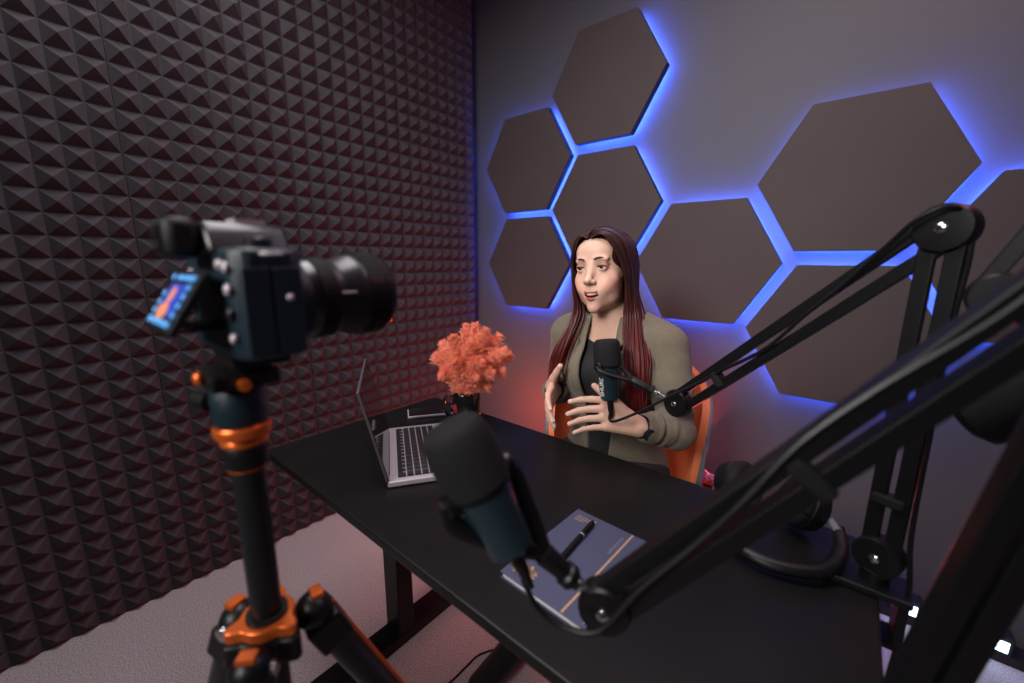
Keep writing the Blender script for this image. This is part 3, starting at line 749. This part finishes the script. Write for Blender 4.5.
hell((0, .026, -.002), (.058, .060, .084), .02)
hell((0, .034, -.060), (.043, .042, .036), .02)
hell((0, .070, -.088), (.016, .016, .015), .022)
hell((0, .055, .065), (.05, .03, .035), .02)
for sg in (-1, 1):
    hell((.040*sg, .050, -.014), (.020, .023, .020), .02)
    hell((.033*sg, .064, -.034), (.015, .015, .016), .018)
    hell((.026*sg, .076, .041), (.020, .010, .007), .012)
    hell((.041*sg, .018, -.050), (.012, .032, .026), .02)
    hell((.031*sg, .096, .022), (.017, .017, .0125), .012, 's')
    hell((.0315*sg, .0735, .0215), (.0145, .0135, .0135), .004)
    hell((.0735*sg, .0, -.004), (.006, .016, .028), .006)
    hell((.078*sg, .004, .0), (.004, .010, .017), .004, 's')
hcone((0, .078, .026), (0, .099, -.010), .0080, .0088, .014)
hell((0, .1045, -.0145), (.0095, .0095, .0085), .008)
for sg in (-1, 1):
    hell((.0118*sg, .0935, -.0185), (.0062, .009, .006), .006)
    hell((.0055*sg, .100, -.0255), (.0028, .004, .003), .002, 's')
# muzzle, open smiling mouth, lips
hell((0, .067, -.048), (.027, .021, .023), .018)
for k in range(9):
    a = -1+2*k/8; x = .0245*a; u_ = -.0480+.0100*a*a; f_ = .0895-.0165*a*a
    b = -1+2*(k+1)/8
    if k < 8:
        x2 = .0245*b; u2 = -.0480+.0100*b*b; f2 = .0895-.0165*b*b
        hcone((x, f_, u_+.0005), (x2, f2, u2+.0005), .0036*(1-.45*abs(a)), .0036*(1-.45*abs(b)), .003)
        l1 = -.0480+.0105*a*a-.0145*(1-a*a); l2 = -.0480+.0105*b*b-.0145*(1-b*b)
        hcone((x, f_-.001, l1-.0015), (x2, f2-.001, l2-.0015), .0046*(1-.5*abs(a)), .0046*(1-.5*abs(b)), .003)
hell((0, .086, -.0535), (.0200, .020, .0062), .003, 's')
for sg in (-1, 1): hell((.0315*sg, .092, .0200), (.0132, .012, .0054), .002, 's')

gx = axis_grid([(.99, 1.085, .004), (1.085, 1.395, .0017), (1.395, 1.51, .004)])
gy = axis_grid([(-1.19, -.955, .008), (-.955, -.655, .0018), (-.655, -.52, .008)])
gz = axis_grid([(-.01, .70, .009), (.70, .715, .004), (.715, .91, .0019), (.91, 1.025, .003), (1.025, 1.262, .0015), (1.262, 1.29, .004)])
F = body.grid(gx, gy, gz)
vs, fq = surface(F, gx, gy, gz, 1); del F
loc = ((vs-HO)@HM)/S
col = np.tile(np.array([.74, .46, .35, 1.]), (len(vs), 1))
ishead = (vs[:, 2] > 1.03)
bl = np.exp(-(((np.abs(loc[:, 0])-.042)/.018)**2+((loc[:, 2]+.025)/.02)**2+((loc[:, 1]-.06)/.04)**2))*ishead
col[:, :3] += bl[:, None]*np.array([.05, -.06, -.05])
aa = loc[:, 0]/.0245
up_u = -.0480+.0100*aa**2; lo_u = up_u-.0145*np.clip(1-aa**2, 0, 1)
lip = ishead & (np.abs(aa) < .80) & (loc[:, 1] > .066) & (loc[:, 2] < up_u+.0043*(1.0-.75*np.abs(aa))) & (loc[:, 2] > lo_u-.0062*(1.05-.6*np.abs(aa)))
col[lip, :3] = (.52, .085, .07)
inm = ishead & (((loc[:, 0])/.020)**2+((loc[:, 2]+.0535)/.0060)**2 < 1) & (loc[:, 1] < .0835) & (loc[:, 1] > .05)
col[inm, :3] = (.12, .02, .02)
for sg in (-1, 1):   # dark lash line and darker upper lids painted on
    q = ((loc[:, 0]-.0315*sg)/.0145)**2+((loc[:, 2]-.0195)/.0052)**2
    lash = ishead & (q < 1.12) & (loc[:, 2] > .0205) & (loc[:, 1] > .07)
    col[lash, :3] = (.04, .02, .018)
    sh = ishead & (((loc[:, 0]-.033*sg)/.017)**2+((loc[:, 2]-.027)/.0065)**2 < 1) & (loc[:, 1] > .06) & ~lash
    col[sh, :3] = (.40, .2, .15)
# finger nails
for Kp, Tp in ((LK, LT), (RK, RT)):
    for k, q in zip(Kp, Tp):
        k = np.array(k); q = np.array(q); d = (q-k)/np.linalg.norm(q-k)
        w = (vs-q)@d; dist = np.linalg.norm(vs-q, axis=1)
        nl = (dist < .0125) & (w > -.0035)
        col[nl, :3] = (.72, .55, .5)
me = np_mesh('body', vs, fq, col)
person = link('person', me, skinM, None, 180)
tag(person, 'woman with long dark red hair in an olive blazer, seated, gesturing with both hands', 'person')

def hm_axes(): return tuple(Vector(HM[:, i]) for i in range(3))
HX, HF, HU = hm_axes()
for sg in (-1, 1):
    ec = Vector(H(.0315*sg, .0715, .0205))
    e = MB().ball(ec, .0125*S, 24).build('eyeball', eyeM, person, 180)
    gd = (HF+HX*-.02-HU*.02).normalized()
    MB().lathe(ec+gd*.0108, gd, [(.0056, 0), (.0052, .0012), (.0, .0019)], 20).build('iris', irisM, e, 180)
    br = MB()
    pts = [H((.014+.034*k/9)*sg, .0925-.018*(k/9)**2-.002*(k/9), .0385+.0075*math.sin(PI*min(1, k/9*.75+.12))-.0012*(k/9)) for k in range(10)]
    br.tube(pts, [.0012+.0013*math.sin(PI*min(1, .25+.75*k/9)) for k in range(10)], 8, flat=.6, up=HF)
    br.build('eyebrow', browM, person, 180)
    ls = [Vector(H((.0315+.0135*math.cos(a))*sg, .0862-.004*math.cos(a)**2-.0022*max(0, math.cos(a)), .0198+.0052*math.sin(a))) for a in [PI*k/12 for k in range(13)]]
    MB().tube(ls, [.0004+.0007*math.sin(PI*k/12) for k in range(13)], 6).build('eyelashes', browM, person, 180)
    MB().ball(H(.078*sg, .004, -.024), .0028).build('earring', chromeM, person, 180)
teeth = MB()
for k in range(10):
    a = (-4.5+k)/5.2; c = Vector(H(.0185*a, .0855-.012*a*a, -.0508+.0035*a*a))
    teeth.ball(c, (.0023, .0028, .0042), 10, (HX, HF, HU))
teeth.build('teeth', toothM, person, 180)

# black top
top = Field(); torso(top, .005)
top.add(lambda P: P[..., 2]-(.943+.35*np.abs(P[..., 0]-TX)), (0, -2, 0), (3, 0, 2), .004, 'i')
top.add(lambda P: .60-P[..., 2], (0, -2, 0), (3, 0, 2), .004, 'i')
def uni(lo, hi, h): return [np.arange(a, b, h) for a, b in zip(lo, hi)]
g = uni((1.03, -.84, .58), (1.44, -.54, 1.06), .0035)
vs, fq = surface(top.grid(*g), *g, 2)
link('black_top', np_mesh('black_top', vs, fq), topM, person, 180)

# blazer
def folds(amp, fr, ph):
    def w(P, h): return amp*(np.sin(fr*h+ph+18*P[..., 0]+26*P[..., 2])+.6*np.sin(fr*1.7*h+2*ph-32*P[..., 1]+20*P[..., 2]))*np.clip(h*1.6, 0, 1)
    return w
bz = Field(); torso(bz, .017, .05)
bz.cone(SHL, SHL+(ELL2-SHL)*.5, .058, .053, .03, wob=folds(.0012, 9, 0)); bz.cone(SHL+(ELL2-SHL)*.5, ELL2, .051, .045, .02, wob=folds(.003, 12, 1))
bz.cone(ELL2, ELL2+(WRL-ELL2)*.78, .045, .037, .02, wob=folds(.0042, 15, 2))
bz.cone(SHR, SHR+(ELR-SHR)*.5, .058, .053, .03, wob=folds(.0012, 9, 1)); bz.cone(SHR+(ELR-SHR)*.5, ELR, .053, .048, .02, wob=folds(.003, 12, 2))
bz.cone(ELR, ELR+(WRR-ELR)*.86, .048, .036, .02, wob=folds(.0045, 16, 0))
# hollow cuffs
for E0, W0, f0 in ((ELL2, WRL, .78), (ELR, WRR, .86)):
    p0 = E0+(W0-E0)*f0; dd = (W0-E0)/np.linalg.norm(W0-E0)
    bz.cone(p0-dd*.012, p0+dd*.06, .029, .03, .003, 's')
# vertical drape folds on the body
bz.p[0] = (lambda P, f=bz.p[0][0]: f(P)+.0022*np.sin(55*P[..., 0]+9*P[..., 2]+4*np.sin(14*P[..., 2])), *bz.p[0][1:])
def opening(P):
    x = np.abs(P[..., 0]-TX-.002); z = P[..., 2]
    w = np.interp(z, [.60, .68, .78, .90, 1.0, 1.06], [.030, .036, .046, .058, .060, .062])
    return np.maximum(x-w, P[..., 1]+.715)
bz.add(opening, (TX-.08, -.9, .5), (TX+.08, -.71, 1.1), .012, 's')
bz.cone((TX, -.725, .98), (1.222, -.74, 1.10), .060, .070, .012, 's')
bz.add(lambda P: .50-P[..., 2], (0, -2, 0), (3, 0, 2), .004, 'i')
g = uni((.94, -.92, .48), (1.54, -.49, 1.06), .0034)
vs, fq = surface(bz.grid(*g), *g, 2)
blazer = link('blazer', np_mesh('blazer', vs, fq), blazerM, person, 180)
def front_y(field, x, z, y0=-.92, off=0.):
    ys = np.linspace(y0, -.60, 161); P = np.stack([np.full(161, x), ys, np.full(161, z)], -1); d = field.at(P)
    i = np.argmax(d < 0); return (ys[i] if d[i] < 0 else -.70)-off
hull = Field(); torso(hull, .017, .05)
for sg in (-1, 1):
    rows = []
    for i in range(31):
        f = i/30; z = 1.030-.32*f
        w0 = np.interp(z, [.70, .78, .90, 1.0], [.036, .044, .056, .052])
        wl = .006+.036*math.sin(PI*min(1, .22+.80*(1-f)**.8)) if f > .22 else .034+.012*f
        if .24 < f < .28: wl -= .012
        wl = max(.004, wl*(1-.2*f))
        row = []
        for j in range(7):
            x = TX+sg*(w0-.008+wl*j/6); yy = front_y(hull, x, z, off=.004+.003*math.sin(PI*j/6))
            row.append((x, yy, z+.006*(j/6)*(1 if f < .5 else .2)))
        rows.append(row)
    mb = MB(); vv = [p_ for r_ in rows for p_ in r_]
    mb.add(vv, [(i*7+j, i*7+j+1, (i+1)*7+j+1, (i+1)*7+j) for i in range(30) for j in range(6)])
    lo_ = mb.build('lapel', lapelM, blazer, 180)
    sm = lo_.modifiers.new('thick', 'SOLIDIFY'); sm.thickness = .004; sm.offset = 0
# collar round the neck
cp = []
for k in range(25):
    a = PI*(-.12+1.24*k/24); cp.append((TX+.062*math.cos(a), -.71+.058*math.sin(a), 1.018+.012*math.sin(a)))
MB().tube(cp, .010, 10, flat=.5, up=(0, 0, 1)).build('collar', lapelM, blazer, 180)
for x, z in ((TX-.045, .72),): MB().ball((x, front_y(hull, x, z)-.002, z), (.007, .003, .007)).build('button', blackPlasticM, blazer)

# trousers and shoes
tr = Field()
tr.ell((TX, -.65, .545), (.168, .13, .115), .04)
for sg in (-1, 1):
    hip = (TX+.085*sg, -.68, .53); kn = (TX+.10*sg, -1.06, .52); an = (TX+.11*sg, -1.00, .11)
    tr.cone(hip, kn, .092, .066, .04); tr.cone(kn, an, .065, .06, .02)
g = uni((1.0, -1.16, .03), (1.47, -.48, .68), .007)
vs, fq = surface(tr.grid(*g), *g, 2); link('trousers', np_mesh('trousers', vs, fq), trouserM, person, 180)
for sg in (-1, 1):
    sf = Field(); a = (TX+.11*sg, -.985, .055); b = (TX+.12*sg, -1.155, .038)
    sf.cone(a, b, .043, .034, .02); sf.add(lambda P: .002-P[..., 2], (0, -3, -1), (3, 0, 1), .004, 'i')
    g = uni((a[0]-.07, -1.21, -.01), (a[0]+.08, -.90, .12), .005); vs, fq = surface(sf.grid(*g), *g, 1)
    link('shoe', np_mesh('shoe', vs, fq), shoeM, person, 180)
# watch on the left wrist, bracelet on the right
for W0, E0, nm in ((WRL, ELL2, 'watch_band'), (WRR, ELR, 'bracelet')):
    dd = Vector(W0-E0).normalized(); c = Vector(W0)-dd*.010; x, y, _ = frame(dd)
    pts = [c+x*.0262*math.cos(a)+y*.0262*math.sin(a) for a in [2*PI*k/28 for k in range(29)]]
    wb = MB().tube(pts, .0055, 8, caps=False).build(nm, blackPlasticM, person, 180)
    if nm == 'watch_band':
        fd = (V(.35, -.85, -.1)-dd*V(.35, -.85, -.1).dot(dd)).normalized()
        MB().lathe(c+fd*.0265, fd, [(.0155, 0), (.0165, .002), (.0165, .006), (.0145, .008), (0, .008)], 28).build('watch_case', blackMetalM, wb)
        MB().lathe(c+fd*.0346, fd, [(.0135, 0), (0, .0006)], 28).build('watch_face', glassM, wb)

# hair: a soft base volume with many overlapping locks
cap = Field()
cap.ell(H(0, -.014, .052), np.array((.080, .098, .087))*S, .01, 'u', HM)
cap.ell(H(0, -.045, .0), np.array((.074, .062, .09))*S, .03, 'u', HM)
cap.ell(H(0, -.055, -.08), np.array((.070, .045, .08))*S, .03, 'u', HM)
cap.ell(H(0, .080, -.012), np.array((.056, .078, .098))*S, .012, 's', HM)
g = uni((1.11, -.90, .97), (1.33, -.60, 1.30), .003)
vs, fq = surface(cap.grid(*g), *g, 2)
cc = np.tile(np.array([.034, .011, .010, 1.]), (len(vs), 1))
hair = link('hair', np_mesh('hair', vs, fq, cc), hairM, person, 180)
def T3(x, y, z): return np.array([TX+x, y, z])
def lock_path(sg, s, w):
    """s 0 = front hairline .. 1 = back of the head; w = layer offset outward"""
    f0 = .064-.125*s
    g1 = 1+w
    top_u = .128-.018*(abs(s-.45)*2)**2-.012*(1-s)**3
    P = [H(.004*sg-.006, f0+.012, top_u*g1-.004),
         H(.034*sg*g1, f0+.010-.006*s, top_u*g1-.010),
         H(.064*sg*g1, f0*.92+.0, (.088)*g1),
         H(.0785*sg*g1, f0*.80-.006, .045*g1),
         H(.0805*sg*g1, f0*.62-.010, -.005),
         H(.080*sg*g1, f0*.50-.012, -.055),]
    e = max(0., 1-s/.30)
    for q_, tgt in ((1, (.030, .078, .108)), (2, (.049, .068, .083)), (3, (.0665, .052, .045)), (4, (.0755, .034, -.004)), (5, (.076, .022, -.05))):
        P[q_] = P[q_]*(1-e)+H(tgt[0]*sg*g1, tgt[1]+.05*w, tgt[2])*e
    # below the jaw
    fr = 1-s
    if sg > 0:   # her left side, in front of the shoulder
        P += [T3(.060+.014*s+.3*w, -.772+.060*s, 1.035), T3(.078+.030*s+.3*w, -.800+.055*s, .965), T3(.094+.034*s+.3*w, -.815+.035*s, .90),
              T3(.112+.034*s, -.822+.02*s, .82), T3(.118+.03*s, -.822+.02*s, .745)]
    else:
        P += [T3(-.070-.014*s-.3*w, -.780+.060*s, 1.035), T3(-.083-.030*s-.3*w, -.802+.055*s, .965), T3(-.100-.032*s-.3*w, -.818+.035*s, .90),
              T3(-.118-.03*s, -.822+.02*s, .83), T3(-.122-.03*s, -.815+.02*s, .77)]
    return P
hv, hf_, hc = [], [], []
def add_lock(P, r0, tone, cut):
    pts = smoothpath([Vector(tuple(q)) for q in P], 5); n = int(len(pts)*cut); pts = pts[:max(8, n)]; n = len(pts); seg = 5
    x = frame(pts[1]-pts[0])[0]; b0 = len(hv)
    for i, p_ in enumerate(pts):
        t_ = (pts[min(i+1, n-1)]-pts[max(i-1, 0)]).normalized(); x = (x-t_*x.dot(t_)).normalized(); y = t_.cross(x)
        f = i/(n-1); r = r0*(.55+.45*math.sin(PI*min(1, f*2.2+.1)) if f < .4 else 1.)*(1 if f < .75 else max(.06, (1-f)/.25))
        zz_ = min(1, max(0, (1.12-p_.z)/.25))
        c = [(.030+.085*zz_)*tone, (.010-.002*zz_)*tone, (.009+.001*zz_)*tone, 1]
        for k in range(seg):
            a = 2*PI*k/seg; hv.append(tuple(p_+x*(math.cos(a)*r)+y*(math.sin(a)*r*.6))); hc.append(c)
    for i in range(n-1):
        for k in range(seg):
            k2 = (k+1) % seg; hf_.append((b0+i*seg+k, b0+i*seg+k2, b0+(i+1)*seg+k2, b0+(i+1)*seg+k))
for sg in (-1, 1):
    for i in range(230):
        s = (i+random.random())/230; w = random.uniform(.0, .07)
        P = lock_path(sg, s, w)
        jit = np.array([random.gauss(0, .0045), random.gauss(0, .004), 0]); wav = random.uniform(0, 6.28)
        Q = []
        for k, q in enumerate(P):
            q = np.array(q); f = max(0, (k-3)/7); Q.append(q+jit*f*2.4+np.array([math.sin(wav+k*1.1), math.cos(wav+k*1.3), 0])*.0035*f)
        add_lock(Q, random.uniform(.0028, .0052), random.uniform(.55, 1.7), random.uniform(.84, 1.))
# back locks hanging behind the shoulders
for i in range(150):
    a = PI*(i+random.random())/150; cx_ = math.cos(a); bx = .080*cx_
    o = random.uniform(0, .012)
    P = [H(.01*cx_, -.02, .130), H(.055*cx_, -.060, .108), H(.077*cx_, -.065-.030*abs(math.sin(a)), .04), H(.078*cx_, -.055-.045*math.sin(a), -.03),
         T3(-.01+.085*cx_, -.70+.045*math.sin(a)+o, 1.04), T3(.10*cx_, -.66+.075*math.sin(a)+o, .96), T3(.11*cx_, -.59+.04*math.sin(a)+o, .87), T3(.11*cx_, -.565+.02*math.sin(a)+o, .76)]
    add_lock(P, random.uniform(.004, .006), random.uniform(.6, 1.4), random.uniform(.85, 1))
me = bpy.data.meshes.new('hair_locks'); me.from_pydata(hv, [], hf_); me.update()
ca = me.color_attributes.new('tone', 'FLOAT_COLOR', 'POINT'); ca.data.foreach_set('color', np.array(hc, dtype=np.float32).ravel())
link('hair_locks', me, hairM, hair, 180)

# ------------------------------------------------------------------ chair
CX, CY = 1.235, -.60
t = thing('armchair', (CX, CY, 0), 'orange upholstered tub chair with a grey outer shell under the woman', 'chair')
def shell(rin, nm, m_, dz=0., th=.02):
    vv = []; ff = []; NA, NZ = 48, 12
    for i in range(NA+1):
        a = math.radians(-6+222*i/NA)     # open towards the desk
        hgt = .30+.085*math.sin(math.radians(max(0, min(180, -20+220*i/NA))))
        hgt = .475*(.30+.70*math.sin(PI*i/NA)**.40)
        for j in range(NZ+1):
            f = j/NZ; r = rin*(.66+.34*math.sin(f*PI*.5))+.012*f
            vv.append((CX+r*math.cos(a), CY+r*math.sin(a)*.98, .40+dz+hgt*f))
    for i in range(NA):
        for j in range(NZ): ff.append((i*(NZ+1)+j, (i+1)*(NZ+1)+j, (i+1)*(NZ+1)+j+1, i*(NZ+1)+j+1))
    o = MB().add(vv, ff).build(nm, m_, t, 180)
    s_ = o.modifiers.new('thick', 'SOLIDIFY'); s_.thickness = th; s_.offset = 0
    b = o.modifiers.new('bevel', 'BEVEL'); b.width = .006; b.segments = 2
    return o
shell(.226, 'inner_upholstery', orangeLeatherM, .0, .022); shell(.241, 'outer_shell', greyShellM, -.008, .012)
MB().lathe((CX, CY, .38), up, [(.15, 0), (.17, .015), (.185, .05), (.18, .075), (.16, .085), (0, .088)], 48).build('seat', orangeLeatherM, t)
MB().lathe((CX, CY, .03), up, [(.03, 0), (.03, .35)], 24).build('pedestal', blackMetalM, t)
for k in range(4):
    a = PI/4+k*PI/2; MB().bar((CX, CY, .045), (CX+.28*math.cos(a), CY+.28*math.sin(a), .018), .035, .02).build('leg', blackMetalM, t, smooth=0, bevel=.003)

# small patterned pouch on a stool behind the desk
sx, sy, sz = 1.447, -.262, .365
t = thing('stool', (sx, sy, 0), 'small dark stool on the floor behind the desk under the pink pouch', 'stool')
MB().lathe((sx, sy, sz-.03), up, [(.075, 0), (.08, .006), (.08, .024), (.075, .03), (0, .03)], 40).build('stool_seat', panelEdgeM, t)
for k in range(4):
    a = PI/4+k*PI/2; MB().tube([(sx+.055*math.cos(a), sy+.055*math.sin(a), sz-.03), (sx+.075*math.cos(a), sy+.075*math.sin(a), .002)], .009, 10).build('leg', blackMetalM, t)
t = thing('pouch', (sx, sy, sz), 'small pink and white patterned pouch just beyond the desk edge, right of the orange chair', 'pouch')
pf = Field(); pf.ell((sx, sy, sz+.022), (.045, .022, .024), .01); pf.ell((sx-.03, sy, sz+.035), (.012, .012, .02), .01); pf.ell((sx+.028, sy, sz+.032), (.014, .012, .016), .01)
pf.p[0] = (lambda P, f=pf.p[0][0]: f(P)+.0025*np.sin(120*P[..., 0]+80*P[..., 2])*np.sin(90*P[..., 2]), *pf.p[0][1:])
g = uni((sx-.07, sy-.05, sz-.01), (sx+.07, sy+.05, sz+.075), .0025); vs, fq = surface(pf.grid(*g), *g, 1)
link('pouch_fabric', np_mesh('pouch', vs, fq), pinkM, t, 180)

# ------------------------------------------------------------------ lights
def area(loc, target, size, power, color, sy=None, name='lamp'):
    l = bpy.data.lights.new(name, 'AREA'); l.energy = power; l.color = color; l.size = size
    if sy: l.shape = 'RECTANGLE'; l.size_y = sy
    o = bpy.data.objects.new(name, l); COL.objects.link(o); o.location = loc
    o.rotation_euler = (Vector(target)-Vector(loc)).to_track_quat('-Z', 'Y').to_euler(); return o
area((.85, -1.5, 2.57), (.85, -1.5, 0), 1.3, 23, (1., .94, .97), .5, name='ceiling_panel')
area((1.35, -3.2, 2.1), (1.2, -.6, 1.05), .8, 7.5, (1., .95, .91), name='softbox_fill').data.spread = math.radians(60)
area((1.75, -.75, 2.57), (1.75, -.55, 0), .9, 7, (1., .88, .97), .4, name='ceiling_wash')
def point(loc, power, color, r, name):
    l = bpy.data.lights.new(name, 'POINT'); l.energy = power; l.color = color; l.shadow_soft_size = r
    o = bpy.data.objects.new(name, l); COL.objects.link(o); o.location = loc; return o
point((.50, -.30, .36), 10, (1., .09, .03), .06, 'red_lamp')
area((1.40, -.12, .36), (.5, -1.0, 1.0), .2, 6.5, (1., .09, .10), name='added_red_fill')  # unseen second red source, added to redden the foam and back wall
area((2.5, -.25, 2.5), (0, -1.5, .9), .4, 6, (1., .28, .36), name='added_pink_fill')  # unseen pink light, added to tint the foam faces turned to the corner
w = bpy.data.worlds.new('world'); SC.world = w; w.use_nodes = True
w.node_tree.nodes['Background'].inputs['Color'].default_value = (.01, .01, .012, 1)

# ------------------------------------------------------------------ camera
cam = bpy.data.cameras.new('camera'); co = bpy.data.objects.new('camera', cam); COL.objects.link(co)
cam.sensor_width = 36; cam.lens = 36*407.2/1024; cam.clip_start = .02
R = ((.767, -.1296, .6285), (.6416, .1459, -.753), (.0059, .9808, .195))
Mx = Matrix([[*R[i], (1.7584, -1.8002, 1.1820)[i]] for i in range(3)]+[[0, 0, 0, 1]])
rot = Mx.to_3x3().to_quaternion(); co.location = (1.7584, -1.8002, 1.1820); co.rotation_mode = 'QUATERNION'; co.rotation_quaternion = rot
cam.dof.use_dof = True; cam.dof.focus_distance = 1.12; cam.dof.aperture_fstop = 2.2
SC.camera = co
SC.view_settings.view_transform = 'Standard'; SC.view_settings.look = 'None'; SC.view_settings.gamma = 1
SC.view_settings.use_curve_mapping = False; SC.view_settings.exposure = -.12
SC.cycles.use_denoising = True; SC.cycles.max_bounces = 8
SC.cycles.sample_clamp_indirect = 4
